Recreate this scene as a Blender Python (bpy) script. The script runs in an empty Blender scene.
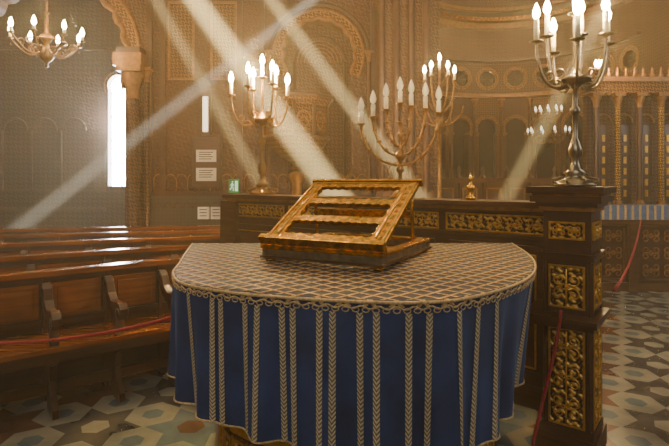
import bpy, math, random
from mathutils import Vector, Matrix
random.seed(3)
pi=math.pi
def L(r,g,b):
    f=lambda c:(c/255/12.92) if c/255<=.04045 else ((c/255+.055)/1.055)**2.4
    return (f(r),f(g),f(b),1)
# ---------------------------------------------------------------- materials
class G:
    def __init__(s,name):
        s.m=bpy.data.materials.new(name); s.m.use_nodes=True
        s.t=s.m.node_tree; s.b=s.t.nodes['Principled BSDF']
    def n(s,ty,**k):
        x=s.t.nodes.new(ty)
        for a,v in k.items(): setattr(x,a,v)
        return x
    def l(s,a,b): s.t.links.new(a,b)
    def put(s,sock,v):
        if isinstance(v,bpy.types.NodeSocket): s.l(v,sock)
        else: sock.default_value=v
    def M(s,op,a,b=0.0,c=None):
        x=s.n('ShaderNodeMath',operation=op); s.put(x.inputs[0],a); s.put(x.inputs[1],b)
        if c is not None: s.put(x.inputs[2],c)
        return x.outputs[0]
    def uv(s):
        tc=s.n('ShaderNodeTexCoord'); sp=s.n('ShaderNodeSeparateXYZ'); s.l(tc.outputs['UV'],sp.inputs[0])
        return sp.outputs[0],sp.outputs[1],tc
    def ramp(s,fac,stops,const=False):
        r=s.n('ShaderNodeValToRGB')
        if const: r.color_ramp.interpolation='CONSTANT'
        e=r.color_ramp.elements
        while len(e)<len(stops): e.new(.5)
        for i,(p,c) in enumerate(stops): e[i].position=p; e[i].color=c
        s.l(fac,r.inputs[0]); return r.outputs[0]
    def mix(s,f,a,b,mode='MIX'):
        x=s.n('ShaderNodeMix',data_type='RGBA',blend_type=mode)
        s.put(x.inputs[0],f); s.put(x.inputs[6],a); s.put(x.inputs[7],b); return x.outputs[2]
    def noise(s,vec,scale,detail=4):
        x=s.n('ShaderNodeTexNoise'); s.l(vec,x.inputs['Vector']); x.inputs['Scale'].default_value=scale; x.inputs['Detail'].default_value=detail
        return x.outputs['Fac']
    def bump(s,h,st=.4,d=.01):
        x=s.n('ShaderNodeBump'); x.inputs['Strength'].default_value=st; x.inputs['Distance'].default_value=d
        s.l(h,x.inputs['Height']); s.l(x.outputs[0],s.b.inputs['Normal'])
    def fin(s,col,rough=.5,metal=0.,spec=None):
        s.put(s.b.inputs['Base Color'],col); s.put(s.b.inputs['Roughness'],rough); s.put(s.b.inputs['Metallic'],metal)
        return s.m
def plain(name,c,rough=.5,metal=0.,nz=.25,sc=12,bump=0):
    g=G(name); u,v,tc=g.uv(); f=g.noise(tc.outputs['Object'],sc)
    dk=tuple(x*(1-nz) for x in c[:3])+(1,); lt=tuple(min(1,x*(1+nz)) for x in c[:3])+(1,)
    col=g.ramp(f,[(.3,dk),(.7,lt)])
    if bump: g.bump(f,bump,.01)
    return g.fin(col,rough,metal)
def emis(name,c,st):
    g=G(name); g.b.inputs['Base Color'].default_value=c
    g.b.inputs['Emission Color'].default_value=c; g.b.inputs['Emission Strength'].default_value=st
    return g.m
def wood(name,c1,c2,rough=.35,axis=0):
    g=G(name); u,v,tc=g.uv()
    mp=g.n('ShaderNodeMapping'); g.l(tc.outputs['UV'],mp.inputs[0])
    mp.inputs['Scale'].default_value=(2,22,1) if axis==0 else (22,2,1)
    f=g.noise(mp.outputs[0],1.5,6); h=g.noise(tc.outputs['Object'],2.2,2)
    col=g.ramp(f,[(.3,c1),(.72,c2)]); col=g.mix(.35,col,g.ramp(h,[(.35,c1),(.65,c2)]))
    g.bump(f,.15,.004); return g.fin(col,rough)
def arab(name,cols,k=18,rough=.6,metal=0.,bump=.5,freq2=.6,nz=.35):
    g=G(name); u,v,tc=g.uv(); M=g.M
    ku=M('MULTIPLY',u,k); kv=M('MULTIPLY',v,k)
    a=M('MULTIPLY',M('SINE',ku),M('SINE',kv))
    d=M('MULTIPLY',M('SINE',M('ADD',ku,kv)),M('SINE',M('SUBTRACT',ku,kv)))
    e=M('MULTIPLY',M('COSINE',M('MULTIPLY',ku,3)),M('COSINE',M('MULTIPLY',kv,3)))
    s=M('ADD',a,M('MULTIPLY',d,freq2)); s=M('ADD',s,M('MULTIPLY',e,.45))
    s=M('ABSOLUTE',s)
    st=[(i/len(cols)*.9,c) for i,c in enumerate(cols)]
    col=g.ramp(M('MULTIPLY',s,.75),st)
    nn=g.noise(tc.outputs['Object'],1.3,5)
    col=g.mix(nz,col,g.ramp(nn,[(.3,(.15,.1,.06,1)),(.7,(1,.9,.75,1))]),'MULTIPLY')
    if bump: g.bump(s,bump,.01)
    return g.fin(col,rough,metal)

walnut=wood('walnut',L(50,29,14),L(94,58,28),.30)
walnutv=wood('walnut_vertical',L(48,28,14),L(90,55,27),.33,1)
pewwood=wood('pew_wood',L(92,44,16),L(156,88,36),.20)
pewdark=wood('pew_dark_wood',L(42,22,11),L(78,43,20),.28)
goldwood=plain('gilded_wood',L(216,160,56),.22,.95,.4,26,.4)
oldgilt=plain('old_gilt_timber',L(134,88,30),.42,.35,.35,16,.3)
carved=arab('carved_gilding',[L(52,32,12),L(108,74,24),L(184,132,48),L(228,180,80)],58,.36,.45,.9)
gold=plain('gilt',L(204,148,54),.34,.7,.25,40,.2)
brass=plain('antique_brass',L(140,102,52),.33,.85,.3,25,.2)
silver=plain('tarnished_silver',L(150,134,104),.32,.85,.3,25,.2)
wallA=arab('painted_wall',[L(28,14,6),L(70,38,13),L(132,82,26),L(54,27,11)],30,.55,.05,.6)
wallB=arab('painted_wall_fine',[L(26,13,6),L(62,34,12),L(108,68,22)],44,.55,.05,.6)
wallR=arab('aisle_wall_paint',[L(30,13,9),L(54,26,14),L(88,50,24)],30,.65,0,.3)
wainsc=arab('wainscot_tile',[L(34,44,54),L(78,82,78),L(118,100,62),L(50,34,26)],52,.35,0,.15)
goldarab=arab('gilt_relief',[L(42,24,9),L(100,64,20),L(172,118,42)],48,.42,.3,.8)
pulpitm=arab('pulpit_carving',[L(32,18,7),L(76,44,14),L(144,94,32)],52,.42,.2,.9)
trimw=plain('trim_brown',L(70,41,17),.45,.1,.3,9,.1)
stone=plain('carved_stone',L(86,55,24),.55,0,.3,7,.2)
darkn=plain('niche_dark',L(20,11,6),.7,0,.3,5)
cream=plain('candle_ivory',L(236,222,180),.4,0,.05)
bulb_off=plain('flame_bulb_unlit',L(250,238,200),.2,0,.04)
bulb_on=emis('flame_bulb_lit',(1,.76,.36,1),180)
bulb_dim=emis('flame_bulb_dim',(1,.86,.62,1),2.0)
paper=plain('paper',L(226,214,190),.7,0,.05)
ink=plain('ink',L(60,52,48),.7,0,.05)
green=emis('exit_green',L(20,120,60),.4)
whitee=emis('exit_white',(.9,1,.9,1),.7)
rope=plain('red_rope_velvet',L(140,24,26),.8,0,.3,60)
wpane=emis('daylit_glass',(.86,.93,1,1),120)
cavev=plain('grey_blue_cloth',L(84,104,134),.8,0,.2,20)

g=G('blue_velvet'); u,v,tc=g.uv(); f=g.noise(tc.outputs['Object'],6,5); ff=g.noise(tc.outputs['Object'],180,2)
col=g.ramp(f,[(.3,L(20,35,60)),(.7,L(36,58,92))]); g.bump(ff,.25,.003)
g.b.inputs['Sheen Weight'].default_value=.25; g.b.inputs['Sheen Tint'].default_value=L(120,140,180)
velvet=g.fin(col,.75)
g=G('lattice_net'); u,v,tc=g.uv(); M=g.M
K=pi/.064
p=M('ABSOLUTE',M('SINE',M('MULTIPLY',M('ADD',u,v),K*.72))); q=M('ABSOLUTE',M('SINE',M('MULTIPLY',M('SUBTRACT',u,v),K*.72)))
mn=M('MINIMUM',p,q); ln=M('LESS_THAN',mn,.30)
nn=g.noise(tc.outputs['UV'],70,3)
cord=g.ramp(nn,[(.3,L(122,90,50)),(.7,L(206,166,98))])
col=g.mix(ln,L(15,24,46),cord); g.bump(M('SUBTRACT',1,mn),.6,.006)
net=g.fin(col,.8)
g=G('gold_braid'); u,v,tc=g.uv(); M=g.M
zz=M('ADD',M('MULTIPLY',M('ABSOLUTE',u),1.1),v); s=M('SINE',M('MULTIPLY',zz,2*pi/.014))
col=g.ramp(M('MULTIPLY_ADD',s,.5,.5),[(.1,L(108,94,68)),(.6,L(200,176,128))]); g.bump(s,.7,.003)
braid=g.fin(col,.6,.1)
corde=plain('cream_cord',L(186,156,102),.75,0,.35,90,.5)
def marble(name,c1,c2,rough=.22):
    g=G(name); u,v,tc=g.uv(); f=g.noise(tc.outputs['Object'],3.5,8)
    return g.fin(g.ramp(f,[(.35,c1),(.65,c2)]),rough)
mbase=marble('marble_cream',L(118,114,98),L(154,144,118))
mblue=marble('marble_blue_grey',L(76,88,92),L(104,112,108))
mred=marble('marble_red_brown',L(80,50,38),L(112,74,54))
mdark=marble('marble_dark',L(60,58,54),L(86,80,70))

# ---------------------------------------------------------------- builder
class B:
    def __init__(s,name):
        s.name=name; s.v=[]; s.f=[]; s.mi=[]; s.sm=[]; s.uv=[]; s.mats=[]; s.xf=None; s.T=Matrix.Identity(4)
    def add(s,vs,fs,mat,smooth=False,uvs=None):
        if mat not in s.mats: s.mats.append(mat)
        mi=s.mats.index(mat); o=len(s.v)
        vs=[Vector(p) for p in vs]
        for f in fs:
            if uvs: s.uv.append([uvs[i] for i in f])
            else:
                n=Vector((0,0,0))
                for i in range(len(f)):
                    a=vs[f[i]]; b=vs[f[(i+1)%len(f)]]
                    n+=Vector(((a.y-b.y)*(a.z+b.z),(a.z-b.z)*(a.x+b.x),(a.x-b.x)*(a.y+b.y)))
                ax,ay,az=abs(n.x),abs(n.y),abs(n.z)
                if az>=ax and az>=ay: s.uv.append([(vs[i].x,vs[i].y) for i in f])
                elif ay>=ax: s.uv.append([(vs[i].x,vs[i].z) for i in f])
                else: s.uv.append([(vs[i].y,vs[i].z) for i in f])
            s.f.append([i+o for i in f]); s.mi.append(mi); s.sm.append(smooth)
        for p in vs:
            q=s.T@p
            if s.xf: q=Vector(s.xf(q))
            s.v.append(q)
    def box(s,c,d,mat,rz=0,M=None):
        R=Matrix.Rotation(rz,4,'Z'); vs=[]
        for k in (-1,1):
            for a,b in ((-1,-1),(1,-1),(1,1),(-1,1)):
                p=R@Vector((a*d[0]/2,b*d[1]/2,k*d[2]/2))+Vector(c)
                vs.append(M@p if M else p)
        s.add(vs,[(3,2,1,0),(4,5,6,7),(0,1,5,4),(1,2,6,5),(2,3,7,6),(3,0,4,7)],mat)
    def bx(s,x0,x1,y0,y1,z0,z1,mat,M=None):
        s.box(((x0+x1)/2,(y0+y1)/2,(z0+z1)/2),(x1-x0,y1-y0,z1-z0),mat,0,M)
    def lathe(s,prof,at,mat,n=16,smooth=True,a0=0,M=None,sx=1,sy=1):
        vs=[];fs=[];uv=[]
        for i in range(n+1):
            a=a0+2*pi*i/n
            for r,z in prof:
                p=Vector((at[0]+r*math.cos(a)*sx,at[1]+r*math.sin(a)*sy,at[2]+z)); vs.append(M@p if M else p)
                uv.append((a*max(.05,max(q[0] for q in prof)),z))
        m=len(prof)
        for i in range(n):
            for j in range(m-1):
                fs.append((i*m+j,(i+1)*m+j,(i+1)*m+j+1,i*m+j+1))
        s.add(vs,fs,mat,smooth,uv)
    def tube(s,pts,r,mat,n=8,M=None,smooth=True):
        pts=[Vector(p) for p in pts]; m=len(pts)
        rs=r if isinstance(r,(list,tuple)) else [r]*m
        up=Vector((0,0,1)); vs=[];fs=[]
        prev=None
        for i,p in enumerate(pts):
            t=(pts[min(i+1,m-1)]-pts[max(i-1,0)])
            if t.length<1e-9: t=Vector((0,0,1))
            t.normalize()
            if prev is None:
                a=t.cross(up)
                if a.length<.05: a=t.cross(Vector((0,1,0)))
            else: a=prev-t*prev.dot(t)
            a.normalize(); prev=a; b=t.cross(a)
            for k in range(n):
                q=p+(a*math.cos(2*pi*k/n)+b*math.sin(2*pi*k/n))*rs[i]; vs.append(M@q if M else q)
        for i in range(m-1):
            for k in range(n):
                fs.append((i*n+k,i*n+(k+1)%n,(i+1)*n+(k+1)%n,(i+1)*n+k))
        fs.append(tuple(range(n))[::-1]); fs.append(tuple((m-1)*n+k for k in range(n)))
        s.add(vs,fs,mat,smooth)
    def prism(s,poly,z0,z1,mat,M=None):
        n=len(poly); vs=[Vector((x,y,z0)) for x,y in poly]+[Vector((x,y,z1)) for x,y in poly]
        if M: vs=[M@p for p in vs]
        fs=[tuple(range(n))[::-1],tuple(range(n,2*n))]+[(i,(i+1)%n,n+(i+1)%n,n+i) for i in range(n)]
        s.add(vs,fs,mat)
    def done(s,bevel=0,parent=None):
        me=bpy.data.meshes.new(s.name); me.from_pydata([tuple(p) for p in s.v],[],s.f)
        for m in s.mats: me.materials.append(m)
        uvl=me.uv_layers.new(name='UVMap'); k=0
        for i,p in enumerate(me.polygons):
            p.material_index=s.mi[i]; p.use_smooth=s.sm[i]
            for j in range(len(s.f[i])): uvl.data[k].uv=s.uv[i][j]; k+=1
        me.validate()
        ob=bpy.data.objects.new(s.name,me); bpy.context.scene.collection.objects.link(ob)
        if bevel:
            md=ob.modifiers.new('bevel','BEVEL'); md.width=bevel; md.segments=2; md.limit_method='ANGLE'; md.angle_limit=.7
        if parent: ob.parent=parent
        return ob

def arch(b,u0,u1,z0,z1,cu,zs,R,w,zb,depth,mw,mj,mback=None,scal=0,lob=7,trim=None,tw=.08,N=56,band=None):
    angs=[2*pi*i/N for i in range(N)]
    for x,z in ((u0,z0),(u1,z0),(u0,z1),(u1,z1),(cu-w,zb),(cu+w,zb)):
        angs.append(math.atan2(z-zs,x-cu)%(2*pi))
    a0=math.acos(min(1,w/R)); angs+= [2*pi-a0-.001,2*pi-a0+.001,pi+a0-.001,pi+a0+.001]
    angs=sorted(set(round(a,5) for a in angs))
    def rh(a,ex=0):
        c,s_=math.cos(a),math.sin(a)
        if s_>=0 or R*abs(c)>w: return R*(1-scal*abs(math.cos(lob*a)))+ex
        o=[(zs-zb)/abs(s_)]
        if abs(c)>1e-6: o.append((w+ex)/abs(c))
        return min(o)
    def ro(a):
        c,s_=math.cos(a),math.sin(a); o=[]
        if c>1e-6:o.append((u1-cu)/c)
        if c<-1e-6:o.append((u0-cu)/c)
        if s_>1e-6:o.append((z1-zs)/s_)
        if s_<-1e-6:o.append((z0-zs)/s_)
        return min(o)
    n=len(angs); P=lambda a,r,d:(cu+r*math.cos(a),d,zs+r*math.sin(a))
    H=[P(a,rh(a),0) for a in angs]; O=[P(a,ro(a),0) for a in angs]; D=[P(a,rh(a),depth) for a in angs]
    q=[(i,(i+1)%n,n+(i+1)%n,n+i) for i in range(n)]
    b.add(H+O,q,mw); b.add(H+D,q,mj)
    if mback: b.add(D,[tuple(range(n))],mback)
    if trim:
        up=[a for a in angs if a<=pi+a0 or a>=2*pi-a0]
        up=[a-2*pi if a>=1.5*pi else a for a in up]; up.sort()
        for ex,rr in ((.0,tw*.28),(tw,tw*.22)):
            b.tube([P(a,R*(1-(scal*abs(math.cos(lob*a)) if ex==0 else 0))+ex,-.01) for a in up],rr,trim,6)
        vs=[P(a,R+.0,-.012) for a in up]+[P(a,R+tw,-.012) for a in up]; m=len(up)
        b.add(vs,[(i,i+1,m+i+1,m+i) for i in range(m-1)],band or goldarab)

def column(b,x,y,z0,z1,r,ms=None,mc=None,n=14):
    ms=ms or stone; mc=mc or gold; h=z1-z0
    b.lathe([(0,0),(r*1.7,0),(r*1.7,r*.8),(r*1.3,r*1.2),(r*1.45,r*1.6),(r,r*2.2)],(x,y,z0),mc,n)
    b.lathe([(r,r*2.2),(r*.95,h-r*5),],(x,y,z0),ms,n)
    b.lathe([(r*.95,h-r*5),(r*1.2,h-r*4.8),(r*1.0,h-r*4.4),(r*1.15,h-r*3),(r*1.8,h-r*1.2),(r*1.6,h-r*.9)],(x,y,z0),mc,n)
    b.box((x,y,z1-r*.45),(r*3.8,r*3.8,r*.9),mc)

def scrolls(b,u0,u1,z0,z1,mat,M,along='z',r=.0045,y=-.006):
    W=u1-u0;Hh=z1-z0
    if along=='z': unit=W*.95; cnt=max(1,round(Hh/unit)); st=Hh/cnt
    else: unit=Hh*1.5; cnt=max(1,round(W/unit)); st=W/cnt
    def put(pts): b.tube([Vector((p[0],y,p[1])) for p in pts],[r*(1-.5*i/len(pts)) for i in range(len(pts))],mat,5,M)
    for i in range(cnt):
        if along=='z':
            cz=z0+(i+.5)*st; cu=(u0+u1)/2
            for sx in (-1,1):
                for sz in (-1,1):
                    R0=min(W*.22,st*.24); c=(cu+sx*W*.24,cz+sz*st*.2)
                    pts=[(cu,cz+sz*st*.02)]
                    for k in range(17):
                        a=-pi*.75+k/16*pi*2.6; rr=R0*(1-.75*k/16)
                        pts.append((c[0]+sx*rr*math.cos(a),c[1]+sz*rr*math.sin(a)))
                    put(pts)
            b.lathe([(0,-.001),(.012,0),(.006,.006),(0,.009)],(0,0,0),mat,8,True,0,M@Matrix.Translation((cu,y,cz))@Matrix.Rotation(pi/2,4,'X'))
            put([(cu,cz-st*.5),(cu,cz+st*.5)])
        else:
            cu=u0+(i+.5)*st; cz=(z0+z1)/2
            for sz in (-1,1):
                for sx in (-1,1):
                    R0=min(Hh*.26,st*.22); c=(cu+sx*st*.22,cz+sz*Hh*.2)
                    pts=[(cu,cz)]
                    for k in range(15):
                        a=-pi*.9+k/14*pi*2.4; rr=R0*(1-.75*k/14)
                        pts.append((c[0]+sx*rr*math.cos(a),c[1]+sz*rr*math.sin(a)))
                    put(pts)
            b.lathe([(0,-.001),(.014,0),(.006,.006),(0,.009)],(0,0,0),mat,8,True,0,M@Matrix.Translation((cu,y,cz))@Matrix.Rotation(pi/2,4,'X'))
def frame(b,u0,u1,z0,z1,t,mat,M,y=-.012,d=.02):
    for a in ((u0,u1,z0,z0+t),(u0,u1,z1-t,z1),(u0,u0+t,z0+t,z1-t),(u1-t,u1,z0+t,z1-t)):
        b.bx(a[0],a[1],y,y+d,a[2],a[3],mat,M)
def bulb(b,p,mat,s=1.,cand=.08,cm=None,M=None):
    x,y,z=p
    b.lathe([(.0,0),(.011*s,0),(.011*s,cand),(0,cand)],(x,y,z),cm or cream,10,True,0,M)
    b.lathe([(.004*s,0),(.013*s,.012*s),(.016*s,.026*s),(.012*s,.045*s),(.005*s,.062*s),(0,.07*s)],(x,y,z+cand),mat,10,True,0,M)
def plight(name,loc,e,c=(1,.62,.25),r=.08):
    l=bpy.data.lights.new(name,'POINT'); l.energy=e; l.color=c; l.shadow_soft_size=r
    o=bpy.data.objects.new(name,l); o.location=loc; bpy.context.scene.collection.objects.link(o); return o

# ---------------------------------------------------------------- floor
b=B('floor')
b.add([(-9,-1.5,0),(10,-1.5,0),(10,15,0),(-9,15,0)],[(0,1,2,3)],mbase)
R=.30; dx=2*R; dy=dx*math.sqrt(3)/2
def star(cx,cy,R,z,m,rot=0):
    pts=[]
    for k in range(12):
        rr=R if k%2==0 else R/math.sqrt(3); a=rot+k*pi/6
        pts.append((cx+rr*math.cos(a),cy+rr*math.sin(a),z))
    b.add(pts,[tuple(range(12))],m)
j=0; y=-.5
while y<13.5:
    i=0; x=-6+(dx/2 if j%2 else 0)
    while x<8.5:
        m=(mred,mdark,mblue)[(i+(j%2)*2+j)%3]
        star(x,y,R*.97,.0015,m)
        if m is not mred: b.add([(x+R*.30*math.cos(k*pi/3),y+R*.30*math.sin(k*pi/3),.003) for k in range(6)],[tuple(range(6))],mbase if m is mdark else mred)
        for sg in (1,-1):
            cx,cy=x+R,y+sg*R/math.sqrt(3)
            hx=[(cx+R*.24*math.cos(k*pi/3+pi/6),cy+R*.24*math.sin(k*pi/3+pi/6),.0022) for k in range(6)]
            b.add(hx,[tuple(range(6))],mblue)
        x+=dx;i+=1
    y+=dy;j+=1
b.done()

# ---------------------------------------------------------------- walls
b=B('wall_back')
YW=8.0
b.xf=lambda p:(p.x,YW+p.y,p.z)
arch(b,-6.4,-3.02,0,7,-4.62,3.5,1.36,1.27,0,.45,wallB,stone,None,.06,13,oldgilt,.16,96)
b.add([(-3.02,0,1.36),(-1.05,0,1.36),(-1.05,0,7),(-3.02,0,7)],[(0,1,2,3)],wallA)
b.add([(-3.02,-.02,0),(.66,-.02,0),(.66,-.02,1.32),(-3.02,-.02,1.32)],[(0,1,2,3)],wainsc)
arch(b,-1.05,.66,1.32,7,-.25,3.55,.60,.52,1.5,.35,wallA,stone,wallB,.05,9,oldgilt,.12,72)
b.tube([(-.25+.42*math.cos(a),.30,3.5+.42*math.sin(a)) for a in [pi*k/20 for k in range(21)]],.03,trimw,6)
for sx in (-1,1): b.tube([(-.25+sx*.42,.30,1.5),(-.25+sx*.42,.30,3.5)],.03,trimw,6)
for k in range(6): b.tube([(-.25+(.07+.06*k)*math.cos(a),.335,3.5+(.07+.06*k)*math.sin(a)) for a in [pi*j/16 for j in range(17)]],.008,oldgilt,4)
b.tube([(-.25+.80*math.cos(a),-.03,3.55+.80*math.sin(a)) for a in [pi*k/28 for k in range(29)]],.03,trimw,6)
for sx in (-1,1): column(b,-.25+sx*.80,-.06,1.36,3.6,.035,stone,oldgilt,8)
for z,t,dd,m in ((1.30,.06,.06,trimw),(.78,.04,.04,trimw),(4.62,.10,.08,oldgilt),(4.85,.05,.05,trimw),(5.5,.1,.08,trimw)):
    b.bx(-3.02,.66,-dd,.02,z,z+t,m)
for x in (-2.98,-2.78,-1.55,-1.20,.58):
    b.bx(x,x+.08,-.06,.02,1.36,4.62,trimw)
for x in (-2.66,-1.98):
    frame(b,x,x+.42,3.15,4.4,.03,oldgilt,Matrix.Identity(4),-.03,.03)
    b.bx(x+.04,x+.38,-.01,.0,3.19,4.36,pulpitm)
for i in range(19):
    x=-2.8+i*.18
    b.tube([(x+.08*math.cos(a),-.03,1.56+.08*math.sin(a)) for a in [pi*k/8 for k in range(9)]],.009,oldgilt,5)
    b.tube([(x-.08,-.03,1.38),(x-.08,-.03,1.56)],.008,oldgilt,5)
for i in range(24):
    x=-2.95+i*.152
    b.tube([(x+.06*math.cos(a),-.05,1.1+.1*math.sin(a)) for a in [pi*k/6 for k in range(7)]],.008,trimw,4)
b.done()
b=B('arcade_column')
column(b,-3.17,7.86,0,3.32,.10,wallB,oldgilt)
b.bx(-3.42,-2.98,7.7,8.0,3.32,3.52,oldgilt); b.bx(-3.38,-3.02,7.74,8.0,3.52,3.62,trimw)
column(b,-2.96,7.9,0,3.32,.045,wallB,oldgilt)
b.done()
b=B('wall_aisle'); b.xf=lambda p:(p.x,10.6+p.y,p.z)
arch(b,-5.4,-3.7,0,7,-4.58,3.55,.24,.22,1.42,.25,wallR,stone,None,0,7,oldgilt,.06)
b.add([(-9,0,0),(-5.4,0,0),(-5.4,0,7),(-9,0,7)],[(0,1,2,3)],wallR)
b.add([(-3.7,0,0),(-.5,0,0),(-.5,0,7),(-3.7,0,7)],[(0,1,2,3)],wallR)
for z in (.9,1.3,4.3): b.bx(-9,-4.84,-.05,0,z,z+.06,trimw); b.bx(-4.3,-.5,-.05,0,z,z+.06,trimw)
for i in range(6):
    x=-8.6+i*.62
    b.tube([(x+.25*math.cos(a),-.04,2.6+.25*math.sin(a)) for a in [pi*k/12 for k in range(13)]],.022,trimw,5)
    b.tube([(x-.27,-.04,1.3),(x-.27,-.04,2.6)],.022,trimw,6)
b.done()
b=B('window_1')
b.bx(-4.84,-4.32,10.80,10.83,1.38,3.85,wpane)
b.bx(-4.59,-4.57,10.76,10.80,1.4,3.8,trimw)
for z in (1.9,2.4,2.9,3.4): b.bx(-4.83,-4.33,10.77,10.80,z,z+.015,trimw)
b.done()
b=B('wall_left'); b.add([(-8.5,3,0),(-8.5,10.6,0),(-8.5,10.6,7),(-8.5,3,7)],[(0,1,2,3)],wallR); b.bx(-8.5,-8.44,3,10.6,1.3,1.4,trimw); b.done()
b=B('wall_pier')
b.bx(.66,1.45,7.45,8.3,0,7,wallB)
for x in (.70,.92,1.14,1.36):
    b.lathe([(.055,0),(.055,7)],(x,7.43,0),trimw,10)
b.bx(.6,1.5,7.35,8.35,4.3,4.5,oldgilt); b.bx(.62,1.48,7.38,8.35,1.3,1.38,trimw)
b.bx(1.45,1.6,7.6,11.0,0,7,wallB)
b.done()
b=B('wall_apse'); CX,CY,RA=4.15,11.0,2.6
def ax(p):
    a=p.x/RA; r=RA+p.y
    return (CX-r*math.cos(a),CY+r*math.sin(a),p.z)
b.xf=ax
nb=11; bw=pi*RA/nb
for i in range(nb):
    u0=i*bw
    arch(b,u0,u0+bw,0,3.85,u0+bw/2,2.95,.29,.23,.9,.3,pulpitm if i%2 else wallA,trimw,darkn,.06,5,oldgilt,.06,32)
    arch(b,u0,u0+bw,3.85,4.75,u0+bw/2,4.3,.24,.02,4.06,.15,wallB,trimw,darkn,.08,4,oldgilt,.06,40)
    for k in range(8):
        a=2*pi*k/8; b.tube([(u0+bw/2,.13,4.3),(u0+bw/2+.22*math.cos(a),.13,4.3+.22*math.sin(a))],.010,trimw,4)
    for k in range(4):
        a0=u0+bw*k/4;a1=u0+bw*(k+1)/4
        for z,t,dd,m in ((3.78,.1,.1,oldgilt),(4.75,.08,.1,trimw),(5.6,.14,.22,oldgilt),(5.78,.1,.3,goldwood),(6.1,.08,.15,oldgilt),(.85,.06,.08,trimw)):
            b.bx(a0,a1,-dd,.0,z,z+t,m)
        b.add([(a0,0,4.8),(a1,0,4.8),(a1,0,8),(a0,0,8)],[(0,1,2,3)],wallA)
for i in range(nb+1):
    column(b,i*bw,-.07,.95,3.75,.045,stone,oldgilt,8)
b.done()
b=B('wall_right')
b.add([(6.75,9.6,0),(10,9.6,0),(10,9.6,7),(6.75,9.6,7)],[(0,1,2,3)],wallB)
b.add([(6.75,9.6,0),(6.75,11,0),(6.75,11,7),(6.75,9.6,7)],[(3,2,1,0)],wallB)
b.bx(6.76,10,9.5,9.62,3.6,3.8,oldgilt)
b.done()
b=B('ark_screen')
b.bx(4.62,6.7,9.0,9.3,0,1.0,walnutv); b.bx(4.58,6.74,8.92,9.32,1.0,1.08,oldgilt)
b.bx(4.62,6.7,9.15,9.3,1.08,3.1,wallB); b.bx(4.55,6.74,8.88,9.34,3.1,3.3,goldarab); b.bx(4.5,6.74,8.85,9.36,3.3,3.38,oldgilt)
for i in range(6):
    x=4.70+i*.39
    column(b,x,8.98,1.08,3.1,.05,carved if i%2 else walnutv,oldgilt,10)
    if i<5:
        b.tube([(x+.195+.15*math.cos(a),9.12,2.6+.15*math.sin(a)) for a in [pi*k/10 for k in range(11)]],.02,oldgilt,5)
        b.bx(x+.10,x+.29,9.11,9.15,1.15,2.55,walnutv)
        for k in range(6): b.bx(x+.17,x+.22,9.09,9.12,1.25+k*.2,1.37+k*.2,gold)
for i in range(14): b.lathe([(0,0),(.03,0),(.045,.05),(.02,.1),(.03,.14),(0,.2)],(4.6+i*.155,8.95,3.38),oldgilt,8)
b.done()
b=B('choir_stall')
b.bx(1.62,4.2,8.42,8.5,0,1.5,walnutv); b.bx(1.60,4.25,8.32,8.54,1.5,1.58,walnut)
for i in range(7):
    x=1.68+i*.4
    b.lathe([(.03,0),(.03,1.5),(.05,1.52),(.05,1.6),(.02,1.66),(.035,1.72),(0,1.8)],(x,8.37,0),trimw,8)
    if i<6: frame(b,x+.07,x+.33,.9,1.42,.025,oldgilt,Matrix.Translation((0,8.41,0)),-.01,.02)
b.done(.004)
b=B('balustrade')
M=Matrix.Translation((3.3,7.0,0))@Matrix.Rotation(-.05,4,'Z')
b.bx(0,4.2,0,.12,0,.12,walnut,M); b.bx(-.05,4.25,-.05,.17,.93,1.0,walnut,M)
b.bx(0,4.2,-.03,.14,1.0,1.2,cavev,M)
for i in range(42): b.bx(i*.1+.02,i*.1+.05,-.036,-.03,1.0,1.2,corde,M)
for i in range(6):
    b.bx(i*.8,i*.8+.12,-.02,.14,0,1.0,walnut,M)
    if i<5:
        b.bx(i*.8+.12,i*.8+.8,.05,.08,.12,.93,trimw,M)
        frame(b,i*.8+.14,i*.8+.78,.14,.91,.03,walnut,M,.01,.04)
        scrolls(b,i*.8+.17,i*.8+.75,.18,.40,oldgilt,M,'x',.012,.03)
        scrolls(b,i*.8+.17,i*.8+.75,.42,.64,oldgilt,M,'x',.012,.03)
        scrolls(b,i*.8+.17,i*.8+.75,.66,.88,oldgilt,M,'x',.012,.03)
b.done()

# ---------------------------------------------------------------- notices on wall
b=B('notice_board')
z=lambda y:1.55+(180-y)*.01585
X=lambda x:(x-334.5)*.01585
b.bx(X(192),X(222),7.88,7.96,z(188),z(136),walnut)
frame(b,X(192),X(222),z(188),z(136),.03,trimw,Matrix.Translation((0,7.88,0)),-.015,.02)
for a,c in ((162,150),(181,168)):
    b.bx(X(197),X(217),7.87,7.885,z(a),z(c),paper)
    for k in range(4): b.bx(X(200),X(214)-.03*(k%2),7.867,7.871,z(c)-.045-.035*k,z(c)-.033-.035*k,ink)
b.done()
b=B('wall_lamp_tube')
b.bx(X(201),X(211),7.90,7.995,z(135),z(92),walnut); b.bx(X(203.5),X(208.5),7.87,7.91,z(132),z(97),bulb_dim)
b.done(.004)
b=B('exit_sign')
b.bx(X(229),X(239),7.90,7.995,z(193),z(179),green)
b.bx(X(235.5),X(238),7.893,7.901,z(191),z(181),whitee)
b.tube([(X(232.6),7.895,z(183)),(X(232.3),7.895,z(186.5))],.010,whitee,6)
b.lathe([(0,-.012),(.013,0),(0,.012)],(X(232.9),7.895,z(181.8)),whitee,8)
b.tube([(X(230.4),7.895,z(190)),(X(232.3),7.895,z(186.5)),(X(234),7.895,z(188.2)),(X(233.6),7.895,z(191))],.007,whitee,5)
b.tube([(X(230.6),7.895,z(185.3)),(X(232.6),7.895,z(184)),(X(234.4),7.895,z(185.4))],.006,whitee,5)
b.done()
b=B('wall_notice')
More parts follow.
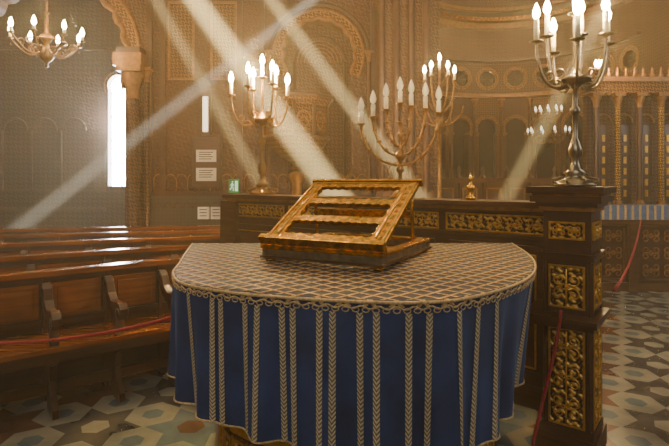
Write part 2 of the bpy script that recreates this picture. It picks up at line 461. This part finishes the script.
for a,c in ((198,209),(211,222)):
    b.bx(X(a),X(c),7.90,7.975,z(219),z(207),paper)
    for k in range(3): b.bx(X(a)+.03,X(c)-.03,7.896,7.901,z(209)-.012-.05*k,z(209)-.05*k,ink)
b.done()

# ---------------------------------------------------------------- pulpit
b=B('wall_pulpit')
px,py=-.56,7.42
b.lathe([(0,1.66),(.05,1.68),(.08,1.74),(.05,1.78),(.14,1.84),(.28,1.92),(.42,2.04),(.47,2.12),(.49,2.14),(.49,2.20),(.46,2.22),(.46,2.62),(.51,2.66),(.54,2.72),(.54,2.78),(.48,2.80),(.0,2.80)],(px,py,0),pulpitm,10,False,pi/10)
b.lathe([(.0,0),(.16,0),(.16,.1),(.08,.18),(.07,1.5),(.12,1.58),(.12,1.64),(0,1.70)],(px,py,0),oldgilt,12)
for i in range(10):
    a=pi/10+2*pi*i/10
    b.tube([(px+.465*math.cos(a),py+.465*math.sin(a),2.2),(px+.465*math.cos(a),py+.465*math.sin(a),2.66)],.024,walnut,6)
    a2=a+pi/10; q=.442
    tx,ty=-math.sin(a2),math.cos(a2)
    b.tube([(px+q*math.cos(a2)+tx*.10*math.cos(t),py+q*math.sin(a2)+ty*.10*math.cos(t),2.40+.13*math.sin(t)) for t in [pi*k/10 for k in range(11)]],.014,oldgilt,5)
    b.tube([(px+q*math.cos(a2)+tx*.06*math.cos(t),py+q*math.sin(a2)+ty*.06*math.cos(t),2.36+.08*math.sin(t)) for t in [2*pi*k/10 for k in range(11)]],.010,oldgilt,5)
for rr,zz in ((.495,2.17),(.545,2.75)):
    b.tube([(px+rr*math.cos(pi/10+2*pi*k/10),py+rr*math.sin(pi/10+2*pi*k/10),zz) for k in range(11)],.025,walnut,6)
b.done()

# ---------------------------------------------------------------- pews
def pew(P0,ang,t0,t1,name='pew',seg=.54,off=0.):
    b=B(name); M=Matrix.Translation((P0[0],P0[1],0))@Matrix.Rotation(ang,4,'Z')
    b.bx(t0,t1,-.01,.035,.10,.86,pewdark,M)
    b.bx(t0,t1,-.05,.06,.86,.90,pewwood,M)
    b.bx(t0,t1,-.03,.05,.82,.86,pewdark,M)
    b.bx(t0,t1,-.035,.0,.50,.55,pewdark,M)
    b.bx(t0,t1,-.44,.0,.43,.465,pewwood,M); b.bx(t0,t1,-.43,-.40,.36,.43,pewdark,M)
    x=t0+off
    while x<t1-.02:
        x1=min(x+seg,t1)
        b.bx(x+.04,x1-.04,-.022,-.0,.56,.81,pewwood,M)
        b.bx(x+.075,x1-.075,-.032,-.0,.595,.775,pewwood,M)
        b.bx(x-.02,x+.02,-.04,.05,.0,.86,pewdark,M)
        top=[(-.03,.82),(-.07,.825),(-.12,.79),(-.17,.72),(-.24,.675),(-.33,.675),(-.39,.695),(-.45,.69),(-.49,.655),(-.49,.61),(-.455,.575),(-.41,.585),(-.40,.615),(-.42,.64)]
        bot=[(-.39,.655),(-.36,.635),(-.35,.59),(-.38,.54),(-.41,.50),(-.41,.43),(-.36,.43),(-.335,.52),(-.29,.595),(-.21,.61),(-.14,.64),(-.09,.69),(-.05,.73),(-.03,.71)]
        Mx=M@Matrix.Translation((x,0,0))@Matrix(((0,0,1,0),(1,0,0,0),(0,1,0,0),(0,0,0,1)))
        b.prism(top+bot,-.028,.028,pewdark,Mx)
        b.lathe([(0,-.036),(.028,-.036),(.028,.036),(0,.036)],(-.445,.63,0),pewdark,12,True,0,Mx)
        b.lathe([(0,-.034),(.022,-.034),(.022,.034),(0,.034)],(-.08,.785,0),pewdark,12,True,0,Mx)
        leg=[(0,.43),(-.43,.43),(-.43,.36),(-.36,.32),(-.33,.22),(-.36,.12),(-.45,.06),(-.45,0),(-.25,0),(-.22,.06),(-.14,.08),(-.10,.0),(0,.0)]
        b.prism(leg,-.02,.02,pewdark,Mx)
        x=x+seg
    b.bx(t0,t1,-.24,-.20,.10,.17,pewdark,M)
    return b.done(.003)
pew((-2.29,3.42),math.radians(38),-1.40,1.66,off=.03,seg=.41)
pew((-2.81,4.25),math.radians(30),-1.6,1.75,seg=.6)
pew((-3.41,5.15),math.radians(20),-1.6,2.3,seg=.6)
pew((-3.95,5.95),math.radians(14),-1.8,2.75,seg=.6)
pew((-4.4,6.65),math.radians(10),-2,3.2,seg=.6)

# ---------------------------------------------------------------- parapet
ang=-math.atan(2.0/2.6); PL=(-1.1,5.3)
MP=Matrix.Translation((PL[0],PL[1],0))@Matrix.Rotation(ang,4,'Z'); LP=3.24
b=B('parapet')
b.bx(0,LP,0,.18,0,1.34,walnut,MP)
b.bx(-.06,LP,-.07,.25,1.36,1.40,walnut,MP); b.bx(-.04,LP,-.05,.23,1.335,1.36,oldgilt,MP); b.bx(-.03,LP,-.03,.2,1.31,1.335,walnut,MP)
b.bx(0,LP,-.03,.0,1.15,1.17,walnut,MP)
b.bx(0,LP,-.03,0,0,.15,walnut,MP)
n=4
for i in range(n):
    a=i*LP/n+.03; c=(i+1)*LP/n-.03
    frame(b,a,c,1.175,1.305,.012,gold,MP,-.014,.016)
    b.bx(a+.012,c-.012,-.004,0,1.187,1.293,carved,MP)
    scrolls(b,a+.02,c-.02,1.19,1.29,gold,MP,'x',.005,-.008)
    frame(b,a+.03,c-.03,.2,1.1,.04,walnutv,MP,-.02,.025)
    frame(b,a+.09,c-.09,.26,1.04,.012,gold,MP,-.008,.012)
b.bx(-.10,.14,-.06,.24,0,1.33,walnut,MP)
b.done(.003)

# ---------------------------------------------------------------- pillar
b=B('carved_pillar')
MC=Matrix.Translation((1.385,2.915,0))@Matrix.Rotation(ang,4,'Z')
w=.125; d=.13
b.bx(-w,w,-d,d,0,1.40,walnutv,MC)
b.bx(-w-.03,w+.03,-d-.03,d+.03,0,.12,walnut,MC); b.bx(-w-.015,w+.015,-d-.015,d+.015,.12,.16,walnut,MC)
for z0,z1,e,m in ((1.10,1.125,.018,walnut),(1.125,1.14,.028,walnut),(1.375,1.40,.02,oldgilt),(1.40,1.425,.035,walnut),(1.425,1.46,.06,walnut),(1.46,1.475,.05,oldgilt),(1.475,1.512,.075,walnut)):
    b.bx(-w-e,w+e,-d-e,d+e,z0,z1,m,MC)
for Mf,ww in ((MC@Matrix.Translation((0,-d,0)),w),(MC@Matrix.Rotation(pi/2,4,'Z')@Matrix.Translation((0,-w,0)),d)):
    for z0,z1 in ((1.215,1.315),(.83,1.07),(.17,.72)):
        b.bx(-ww+.035,ww-.035,-.004,.0,z0+.01,z1-.01,carved,Mf)
        frame(b,-ww+.03,ww-.03,z0,z1,.010,gold,Mf,-.012,.014)
        if z1-z0<.2: scrolls(b,-ww+.045,ww-.045,z0+.015,z1-.015,gold,Mf,'x',.005,-.010)
        else: scrolls(b,-ww+.045,ww-.045,z0+.02,z1-.02,gold,Mf,'z',.0055,-.010)
    for sx in (-1,1):
        b.lathe([(.009,.17),(.009,1.09)],(sx*(ww-.008),-.002,0),walnut,8,True,0,Mf)
b.bx(-w-.10,w+.05,-d-.13,d+.02,.765,.80,walnut,MC)
b.bx(-w-.07,w+.03,-d-.09,-d,.735,.765,walnut,MC)
b.done(.003)

# ---------------------------------------------------------------- table & cloth
ZT=1.15
RP=[(-.90,3.17),(-.82,2.75),(-.755,2.44),(-.70,2.17),(-.59,1.95),(-.376,1.80),(-.118,1.71),(.12,1.66),(.28,1.655),(.43,1.70),(.63,1.86),(.81,2.08),(.95,2.36),(1.05,2.70),(1.13,3.18)]
def cat(P,k=24):
    out=[]; Q=[tuple(2*P[0][i]-P[1][i] for i in (0,1))]+P+[tuple(2*P[-1][i]-P[-2][i] for i in (0,1))]
    for i in range(1,len(Q)-2):
        for j in range(k):
            t=j/k
            out.append(tuple(.5*((2*Q[i][c])+(-Q[i-1][c]+Q[i+1][c])*t+(2*Q[i-1][c]-5*Q[i][c]+4*Q[i+1][c]-Q[i+2][c])*t*t+(-Q[i-1][c]+3*Q[i][c]-3*Q[i+1][c]+Q[i+2][c])*t**3) for c in (0,1)))
    out.append(P[-1]); return out
rim=[Vector((x,y)) for x,y in cat(RP)]
cum=[0]
for i in range(1,len(rim)): cum.append(cum[-1]+(rim[i]-rim[i-1]).length)
SL=cum[-1]
def pp(s):
    s=max(0,min(SL-1e-6,s)); lo=0;hi=len(cum)-1
    while hi-lo>1:
        m=(lo+hi)//2
        if cum[m]<=s: lo=m
        else: hi=m
    t=(s-cum[lo])/(cum[hi]-cum[lo]); return rim[lo].lerp(rim[hi],t)
def at(s):
    dd=(pp(s+.03)-pp(s-.03)).normalized(); return pp(s),Vector((dd.y,-dd.x))
def skirt(s,v,off=0.):
    p,nrm=at(s)
    k=s/SL
    drop=.455+.105*math.exp(-((k-.58)/.22)**2)
    if k>.70: drop-= .18*((k-.70)/.30)
    fold=.023*v*(math.sin(s*2*pi/.23+.5)+.5*math.sin(s*2*pi/.137+1.3))+.006*v
    inn=-.17*v*max(0,(k-.58)/.42)-.015*v
    r=.012
    dz=v*drop
    e=0 if dz>r else -(r-math.sqrt(max(0,r*r-(r-dz)**2)))
    q=p+nrm*(off+fold+inn+e)
    return Vector((q.x,q.y,ZT-dz))
b=B('cloth_covered_table')
N=420; VS=[0,.004,.010,.018,.026,.06,.15,.3,.45,.6,.75,.88,1]
vs=[];uv=[]
for i in range(N+1):
    s=SL*i/N
    for v in VS: vs.append(skirt(s,v)); uv.append((s,v*.485))
m=len(VS)
b.add(vs,[(i*m+j,i*m+j+1,(i+1)*m+j+1,(i+1)*m+j) for i in range(N) for j in range(m-1)],velvet,True,uv)
a=Vector((1.13,3.18));c=Vector((-.90,3.17))
b.add([(a.x,a.y,ZT),(c.x,c.y,ZT),(c.x,c.y,ZT-.45),(a.x,a.y,ZT-.45)],[(0,1,2,3)],velvet)
tp=[skirt(SL*i/N,0) for i in range(N+1)]
b.add([(p.x,p.y,ZT) for p in tp],[tuple(range(N+1))],net)
vs=[];uv=[]
VB=[0,.004,.010,.018,.026,.04]
for i in range(N+1):
    s=SL*i/N
    for v in VB:
        q=skirt(s,v,.002); vs.append(q+Vector((0,0,.001))); uv.append((s,v*.485))
m=len(VB)
b.add(vs,[(i*m+j,i*m+j+1,(i+1)*m+j+1,(i+1)*m+j) for i in range(N) for j in range(m-1)],net,True,uv)
b.tube([skirt(SL*i/N,.010,.003) for i in range(N+1)],.006,corde,6)
b.tube([skirt(SL*i/N,.042+.010*math.sin(i*2*pi/6),.004) for i in range(N+1)],.0035,corde,5)
nl=int(SL/.034)
for i in range(nl):
    s=(i+.5)*SL/nl
    b.tube([skirt(s+.012*math.cos(t),.058+.015*math.sin(t),.004) for t in [2*pi*k/8 for k in range(9)]],.0024,corde,4)
def px_of(s):
    p=skirt(s,.4); return 334.5+500*p.x/p.y
tab=[(px_of(SL*i/800),SL*i/800) for i in range(60,760)]
for tx in [184,192,213,222,246,256,283,294,319,332,360,376,409,428,460,476,496,508,517,525]:
    s0=min(tab,key=lambda q:abs(q[0]-tx))[1]
    vs=[];uv=[]
    hw=.0115
    vv=[.075+.925*k/24 for k in range(25)]
    for v in vv:
        for e in (-1,0,1):
            vs.append(skirt(s0+e*hw,v,.003+(.002 if e==0 else 0))); uv.append((e*hw,v*.485))
    b.add(vs,[(i*3+j,i*3+3+j,i*3+4+j,i*3+1+j) for i in range(24) for j in (0,1)],braid,True,uv)
b.tube([skirt(SL*i/N,.995,.002) for i in range(N+1)],.004,corde,5)
cen=Vector((.12,2.55))
def inset(k,z): return [(cen.x+(p.x-cen.x)*k,cen.y+(p.y-cen.y)*k) for p in rim[::12]]
b.prism(inset(.76,0),.10,ZT-.03,walnutv); b.prism(inset(.82,0),0,.10,walnut); b.prism(inset(.79,0),.10,.14,oldgilt)
b.prism(inset(.775,0),.50,.53,gold)
ins=[Vector((x,y,0)) for x,y in inset(.765,0)]
for i in range(len(ins)-1):
    a,c=ins[i],ins[i+1]; dlt=(c-a); ln=dlt.length
    Mi=Matrix.Translation(a)@Matrix.Rotation(math.atan2(dlt.y,dlt.x),4,'Z')
    b.bx(.01,ln-.01,-.005,.01,.56,.70,carved,Mi); b.bx(.02,ln-.02,-.005,.01,.18,.46,carved,Mi)
    frame(b,.008,ln-.008,.55,.71,.01,gold,Mi,-.012,.02); frame(b,.008,ln-.008,.16,.48,.012,gold,Mi,-.012,.02)
b.done()

# ---------------------------------------------------------------- book stand
b=B('book_stand')
uA=math.atan2(-.461,.887)
MS=Matrix.Translation((-.354,2.44,ZT+.004))@Matrix.Rotation(uA,4,'Z')
W_,D_=.63,.70
for x in (0.03,W_-.03):
    for y in (.03,D_-.03): b.lathe([(0,0),(.022,0),(.026,.01),(.018,.02),(.018,.022)],(x,y,0),goldwood,10,True,0,MS)
def mould(x0,x1,y0,y1):
    b.bx(x0-.008,x1+.008,y0-.008,y1+.008,.018,.03,walnut,MS); b.bx(x0,x1,y0,y1,.03,.062,silver,MS); b.bx(x0-.006,x1+.006,y0-.006,y1+.006,.062,.076,goldwood,MS)
mould(0,W_,0,.045); mould(0,W_,D_-.045,D_); mould(0,.045,.05,D_-.05); mould(W_-.045,W_,.05,D_-.05)
b.bx(.045,W_-.045,D_*.5-.02,D_*.5+.02,.03,.06,goldwood,MS)
tht=math.atan2(.275,.50)
MI=MS@Matrix.Translation((0,.03,.092))@Matrix.Rotation(tht,4,'X'); LL=.565
def zig(x0,x1,y0,y1,up,lo,amp=.010,per=.045,z0=0,z1=.022):
    n=max(2,int((x1-x0)/per)); bot=[];top=[]
    for i in range(n*2+1):
        x=x0+(x1-x0)*i/(n*2); o=amp*(i%2)
        bot.append((x,y0-(o if lo else 0))); top.append((x,y1+(o if up else 0)))
    b.prism(bot+top[::-1],z0,z1,goldwood,MI)
def zigv(x0,x1,y0,y1,rt,lf,amp=.010,per=.05):
    n=max(2,int((y1-y0)/per)); r=[];l=[]
    for i in range(n*2+1):
        y=y0+(y1-y0)*i/(n*2); o=amp*(i%2)
        r.append((x1+(o if rt else 0),y)); l.append((x0-(o if lf else 0),y))
    b.prism(r+l[::-1],0,.024,goldwood,MI)
zigv(0,.075,0,LL,True,False); zigv(W_-.075,W_,0,LL,False,True)
zig(.06,W_-.06,LL-.045,LL,False,True); zig(.06,W_-.06,0,.055,True,False)
zig(.06,W_-.06,.175,.215,True,True); zig(.06,W_-.06,.345,.385,True,True)
for x0 in (.010,W_-.018): b.bx(x0,x0+.008,.01,LL-.01,.024,.030,gold,MI)
for x0 in (.052,W_-.060): b.bx(x0,x0+.008,.05,LL-.05,.024,.030,gold,MI)
for x0 in (.037,W_-.037):
    for k in range(9): b.lathe([(0,-.001),(.012,0),(.007,.006),(0,.009)],(x0,.05+k*.058,.024),gold,8,True,0,MI)
b.bx(.02,W_-.02,LL-.012,LL-.004,.020,.027,gold,MI); b.bx(.02,W_-.02,.006,.014,.020,.027,gold,MI)
b.bx(-.01,W_+.01,-.03,.0,-.02,.05,goldwood,MI)
b.bx(-.012,W_+.012,LL,LL+.018,-.004,.034,goldwood,MI)
for x in (.03,W_-.03):
    b.bx(x-.02,x+.02,.01,.06,.07,.10,goldwood,MS)
    b.tube([(x,.50,.075),(x,.47,.33)],.010,goldwood,8,MS)
b.bx(.03,W_-.03,.46,.485,.20,.235,goldwood,MS)
b.done(.002)

# ---------------------------------------------------------------- menorah
def railpt(pxx,dd=.09):
    best=None
    for i in range(400):
        p=MP@Vector((LP*i/399,dd,0)); e=abs(334.5+500*p.x/p.y-pxx)
        if best is None or e<best[0]: best=(e,p)
    return best[1]
ZR=1.402
b=B('menorah')
c=railpt(400); k=c.y/500
b.T=Matrix.Translation((c.x,c.y,0))@Matrix.Rotation(-.12,4,'Z')
b.lathe([(0,0),(.085,0),(.09,.012),(.06,.03),(.065,.04),(.03,.06),(.018,.09),(.032,.11),(.016,.13),(.015,.2),(.03,.22),(.034,.24),(.016,.26),(.014,.30),(.04,.33),(.045,.35),(.03,.38),(.014,.40),(.013,.50),(.026,.52),(.013,.54),(.012,.60),(.022,.62),(.026,.63),(.02,.635)],(0,0,ZR),brass,14)
tops=[(-39,124),(-27,117),(-14,110),(0,104),(11,107),(25,110),(38,114)]
for i,(ox,yp) in enumerate(tops):
    X0=ox*k; Z0=1.55+(180-yp)*k
    if ox!=0:
        zb=ZR+(.27,.35,.43,0,.43,.35,.27)[i]
        pts=[(X0*math.sin(t),0,zb+(Z0-zb)*(1-math.cos(t))) for t in [pi/2*j/14 for j in range(15)]]
        b.tube(pts,.012,brass,8)
        for j in (5,8,11): 
            p=pts[j]; b.lathe([(0,-.018),(.02,-.007),(.02,.007),(0,.018)],p,brass,8)
    b.lathe([(.008,-.04),(.018,-.028),(.012,-.014),(.032,.0),(.034,.008),(.016,.010),(.018,.03)],(X0,0,Z0),brass,12)
    bulb(b,(X0,0,Z0+.008),bulb_off,1.75,.10)
for sx in (-1,1):
    b.tube([(sx*.09*math.sin(t)*1.2,0,ZR+.20+.1*math.cos(t)) for t in [pi*j/8 for j in range(9)]],.006,brass,6)
b.done()

def candelabra(name,c,z0,Ht,arms,m,bm,s=1.,cand=.08,rot=0.):
    b=B(name); b.T=Matrix.Translation((c[0],c[1],z0))
    h=Ht
    b.lathe([(0,0),(.13*s,0),(.135*s,.015*s),(.12*s,.03*s),(.07*s,.05*s),(.055*s,.075*s),(.075*s,.09*s),(.035*s,.12*s),(.02*s,.18*s),(.035*s,.21*s),(.045*s,.25*s),(.03*s,.30*s),(.016*s,.33*s),
             (.018*s,h*.42),(.034*s,h*.44),(.034*s,h*.46),(.016*s,h*.48),(.016*s,h*.58),(.045*s,h*.60),(.10*s,h*.625),(.11*s,h*.64),(.05*s,h*.66),(.025*s,h*.69),(.014*s,h*.72),(.012*s,h)],(0,0,0),m,16)
    for i in range(8):
        a=i*pi/4
        b.tube([(r*s*math.cos(a),r*s*math.sin(a),zz*s) for r,zz in ((.125,.02),(.15,.03),(.15,.05),(.12,.055),(.08,.06))],.008*s,m,5)
    for r,a,zt in arms:
        ca,sa=math.cos(a+rot),math.sin(a+rot)
        if r>0:
            zs_=h*.64
            pts=[]
            for t in [j/18 for j in range(19)]:
                rr=r*(1-(1-t)**1.7); zz=zs_+ (zt-zs_)*(t**2.0) - .10*s*math.sin(pi*t)
                pts.append((rr*ca,rr*sa,zz))
            b.tube(pts,[.012*s*(1-.2*j/18) for j in range(19)],m,7)
            for t0,sg in ((.45,1),(.7,-1)):
                p=pts[int(t0*18)]; q=[]
                for j in range(13):
                    th=pi*1.9*j/12; R0=.05*s*(1-.7*j/12)
                    q.append((p[0]+ca*R0*math.cos(th)-ca*.05*s,p[1]+sa*R0*math.cos(th)-sa*.05*s,p[2]+sg*R0*math.sin(th)))
                b.tube(q,.008*s,m,5)
        x,y=r*ca,r*sa
        b.lathe([(.005*s,-.05*s),(.014*s,-.035*s),(.008*s,-.02*s),(.03*s,-.004*s),(.045*s,.0),(.045*s,.006*s),(.014*s,.008*s),(.016*s,.03*s)],(x,y,zt),m,12)
        bulb(b,(x,y,zt+.01),bm,1.6*s,cand)
    b.done()
c=railpt(262)
armsL=[(.32,pi,1.02),(.26,0,1.0),(.20,2.2,1.10),(.2,-.9,1.10),(.2,.9,1.12),(.2,-2.2,1.08),(0,0,1.20)]
candelabra('candelabrum',c,ZR,1.20,armsL,brass,bulb_on,1.05,.12)
armsR=[(.235,pi,.83),(.15,pi*.8,.89),(.16,-pi*.65,.81),(.20,0,.83),(.16,-.8,.85),(.15,.8,.91),(.235,pi*.5,.83),(0,0,1.0)]
candelabra('candelabrum',(1.395,2.90),1.514,.97,armsR,silver,bulb_on,.85,.12,.1)
b=B('floor_candelabrum'); b.T=Matrix.Translation((1.26,6.0,0))
b.lathe([(0,0),(.2,0),(.2,.05),(.08,.12),(.03,.2),(.03,1.2),(.07,1.25),(.07,1.3),(.025,1.35),(.02,2.2),(.06,2.26),(.02,2.32),(.012,2.9)],(0,0,0),brass,14)
for x,zt in ((-.18,2.74),(-.10,2.80),(.10,2.80),(.18,2.74)):
    b.tube([(x*math.sin(t),0,2.35+(zt-2.35)*(1-math.cos(t))) for t in [pi/2*j/10 for j in range(11)]],.012,brass,7)
    b.lathe([(0,-.02),(.03,0),(.03,.01),(0,.012)],(x,0,zt),brass,10); bulb(b,(x,0,zt+.01),bulb_on,1.4,.08)
    b.tube([(x*1.6*math.sin(t),0,2.2+(zt-2.5)*(1-math.cos(t))) for t in [pi/2*j/10 for j in range(11)]],.010,brass,7)
bulb(b,(0,0,2.9),bulb_on,1.4,.08)
b.done()
b=B('brass_finial'); c=railpt(471)
b.lathe([(0,0),(.035,0),(.038,.015),(.022,.03),(.026,.06),(.034,.085),(.034,.10),(.014,.12),(.010,.14),(.018,.155),(.010,.175),(0,.20)],(c.x,c.y,ZR),goldwood,14); b.done()

def chandelier(name,c,n,R,bm,topz,s=1.,tiers=1):
    b=B(name); b.T=Matrix.Translation(c)
    b.lathe([(0,-.34*s),(.03*s,-.32*s),(.02*s,-.28*s),(.08*s,-.22*s),(.10*s,-.16*s),(.05*s,-.10*s),(.03*s,0),(.07*s,.05*s),(.09*s,.10*s),(.03*s,.16*s),(.02*s,.4*s),(.04*s,.43*s),(0,.46*s)],(0,0,0),brass,14)
    z=.44*s;i=0
    while c[2]+z<topz:
        a=(i%2)*pi/2
        b.tube([(.012*math.cos(t)*math.cos(a),.012*math.cos(t)*math.sin(a),z+.03+.03*math.sin(t)) for t in [2*pi*k/8 for k in range(9)]],.004,brass,4); z+=.05;i+=1
    for T in range(tiers):
        RR=R*(1-.35*T); zz0=T*.55*s
        b.tube([(RR*.55*math.cos(t),RR*.55*math.sin(t),zz0+.02) for t in [2*pi*k/24 for k in range(25)]],.012*s,brass,6)
        for i in range(n):
            a=2*pi*i/n+.2+T*.3; ca,sa=math.cos(a),math.sin(a); pts=[]
            for t in [j/14 for j in range(15)]:
                pts.append((RR*t*ca,RR*t*sa,zz0-.05*s-.16*s*math.sin(pi*t)*(1-t*.3)+.10*s*t*t))
            b.tube(pts,.011*s,brass,6)
            for k in range(2):
                q=pts[6+k*4]
                b.tube([(q[0]+ca*.05*s*math.cos(t)*(1-t/9),q[1]+sa*.05*s*math.cos(t)*(1-t/9),q[2]+.05*s*math.sin(t)+.05*s) for t in [2*pi*j/10 for j in range(11)]],.006*s,brass,5)
            zt=zz0+.05*s
            b.lathe([(0,-.02*s),(.035*s,0),(.04*s,.01*s),(.012*s,.015*s)],(RR*ca,RR*sa,zt),brass,10)
            bulb(b,(RR*ca,RR*sa,zt),bm,1.9*s,.07*s)
            b.lathe([(0,-.10*s),(.012*s,-.085*s),(.004*s,-.06*s)],(RR*ca,RR*sa,zt),brass,8)
    b.done()
chandelier('chandelier',(-4.03,7.0,3.46),8,.46,bulb_on,5.0,1.0)
chandelier('tiered_chandelier',(4.45,10.4,2.45),10,.40,bulb_dim,7.5,.8,2)
b=B('wall_sconce'); sx,sy,sz=4.60,8.7,3.46
b.lathe([(0,-.12),(.02,-.1),(.03,-.04),(.07,0),(.07,.015),(0,.02)],(sx,sy,sz),brass,10); b.tube([(sx,sy,sz-.08),(sx,sy+.1,sz-.16),(sx+.05,sy+.28,sz-.10)],.015,brass,6)
for k in (-1,0,1): bulb(b,(sx+k*.05,sy,sz+.01),bulb_on,1.8,.05)
b.done()
def sag(a,c,s,n=24): 
    a=Vector(a);c=Vector(c)
    return [a.lerp(c,i/n)-Vector((0,0,s*4*(i/n)*(1-i/n))) for i in range(n+1)]
b=B('barrier_rope')
b.tube(sag((-2.7,3.0,.62),(-.835,2.80,.80),.10),.010,rope,8)
b.done()
b=B('barrier_rope')
b.tube(sag((1.60,2.86,.92),(4.2,6.85,1.0),.12),.010,rope,8)
b.done()
b=B('hanging_rope'); pr=MC@Vector((.0,-d-.135,.80))
b.tube([pr+Vector((0.01,.02,.04)),pr+Vector((-.005,-.006,0)),pr+Vector((-.03,-.02,-.12)),pr+Vector((-.10,-.05,-.35)),pr+Vector((-.17,-.08,-.58)),pr+Vector((-.22,-.10,-.79))],.009,rope,8)
b.done()

# ---------------------------------------------------------------- lights
cl=Vector(railpt(262))
plight('candelabrum_glow_a',(cl.x,cl.y-.12,2.70),430,r=.05)
plight('candelabrum_glow_b',(1.39,2.88,2.56),120,r=.05)
plight('chandelier_glow',(-4.03,7.0,3.85),50,r=.15)
plight('floor_candelabrum_glow',(1.26,5.9,3.15),60,r=.1)
plight('sconce_glow',(4.6,8.6,3.75),130,r=.1)
plight('apse_glow',(4.2,11.4,5.0),150,(1,.62,.25),.4)
plight('window_light',(-4.58,10.35,2.8),200,(.88,.94,1),.2)
def aim(o,loc,tgt): o.location=loc; o.rotation_euler=(Vector(tgt)-Vector(loc)).to_track_quat('-Z','Y').to_euler()
def spot(name,loc,tgt,e,c,size,rad=.6,blend=.8):
    l=bpy.data.lights.new(name,'SPOT'); l.energy=e; l.color=c; l.spot_size=math.radians(size); l.spot_blend=blend; l.shadow_soft_size=rad
    o=bpy.data.objects.new(name,l); aim(o,loc,tgt); bpy.context.scene.collection.objects.link(o)
def area(name,loc,tgt,e,c,sx,sy):
    l=bpy.data.lights.new(name,'AREA'); l.shape='RECTANGLE'; l.size=sx; l.size_y=sy; l.energy=e; l.color=c
    o=bpy.data.objects.new(name,l); aim(o,loc,tgt); bpy.context.scene.collection.objects.link(o)
area('overhead_fill',(0,5,10),(0,5.01,0),300,(1,.78,.50),12,9)  # added overhead fill lamp, replaces the ambient light lost in the haze
area('rear_fill',(-1.5,-6,4.5),(0,4,1),310,(.94,.93,1),7,5)  # added fill lamp behind the camera, lights the front faces
area('side_fill',(9.5,3,4.5),(2,5,.5),240,(.88,.94,1),4,4)  # unseen area lamp added at the right for more ambient light
spot('high_fill_spot',(-4,2.0,6.8),(0,3.0,1),300,(1,.86,.62),60)  # spot added high at left as warm fill over the table
def shaft(i,top,bot,E,dia,col=(1,.80,.44)):
    a=Vector(top);c=Vector(bot); d=(a-c).normalized(); dist=16.
    src=c+d*dist; e=E*12.57*dist*dist
    spot('flare_beam_%d'%i,src,bot,e,col,math.degrees(2*math.atan(dia/2/dist)),.02,.7)  # added narrow spot beam in the haze, imitates a lens flare streak
shaft(0,(-2.9,6.4,5.4),(1.0,6.3,0),2300,.50)
shaft(1,(-3.4,6.4,5.8),(-.1,6.5,0),1000,.24)
shaft(2,(-2.0,6.2,5.4),(2.0,5.8,0),1700,.30)
shaft(3,(4.6,6.0,6.2),(1.4,6.1,0),1000,.26)
shaft(4,(.8,7.15,5.0),(-5.8,7.5,0),700,.34,(.90,.93,1))
w=bpy.data.worlds.new('interior_ambience'); bpy.context.scene.world=w; w.use_nodes=True
t=w.node_tree
bg=t.nodes['Background']; bg.inputs[0].default_value=(.84,.72,.56,1); bg.inputs[1].default_value=.4
vsn=t.nodes.new('ShaderNodeVolumeScatter')
vsn.inputs['Color'].default_value=(1,.86,.56,1); vsn.inputs['Density'].default_value=.015; vsn.inputs['Anisotropy'].default_value=.1
t.links.new(vsn.outputs[0],t.nodes['World Output'].inputs['Volume'])

cam=bpy.data.cameras.new('camera'); cam.sensor_width=36; cam.lens=36*500/669; cam.shift_y=-43/669; cam.clip_start=.05
co=bpy.data.objects.new('camera',cam); co.location=(0,0,1.55); co.rotation_euler=(pi/2,0,0)
bpy.context.scene.collection.objects.link(co); bpy.context.scene.camera=co
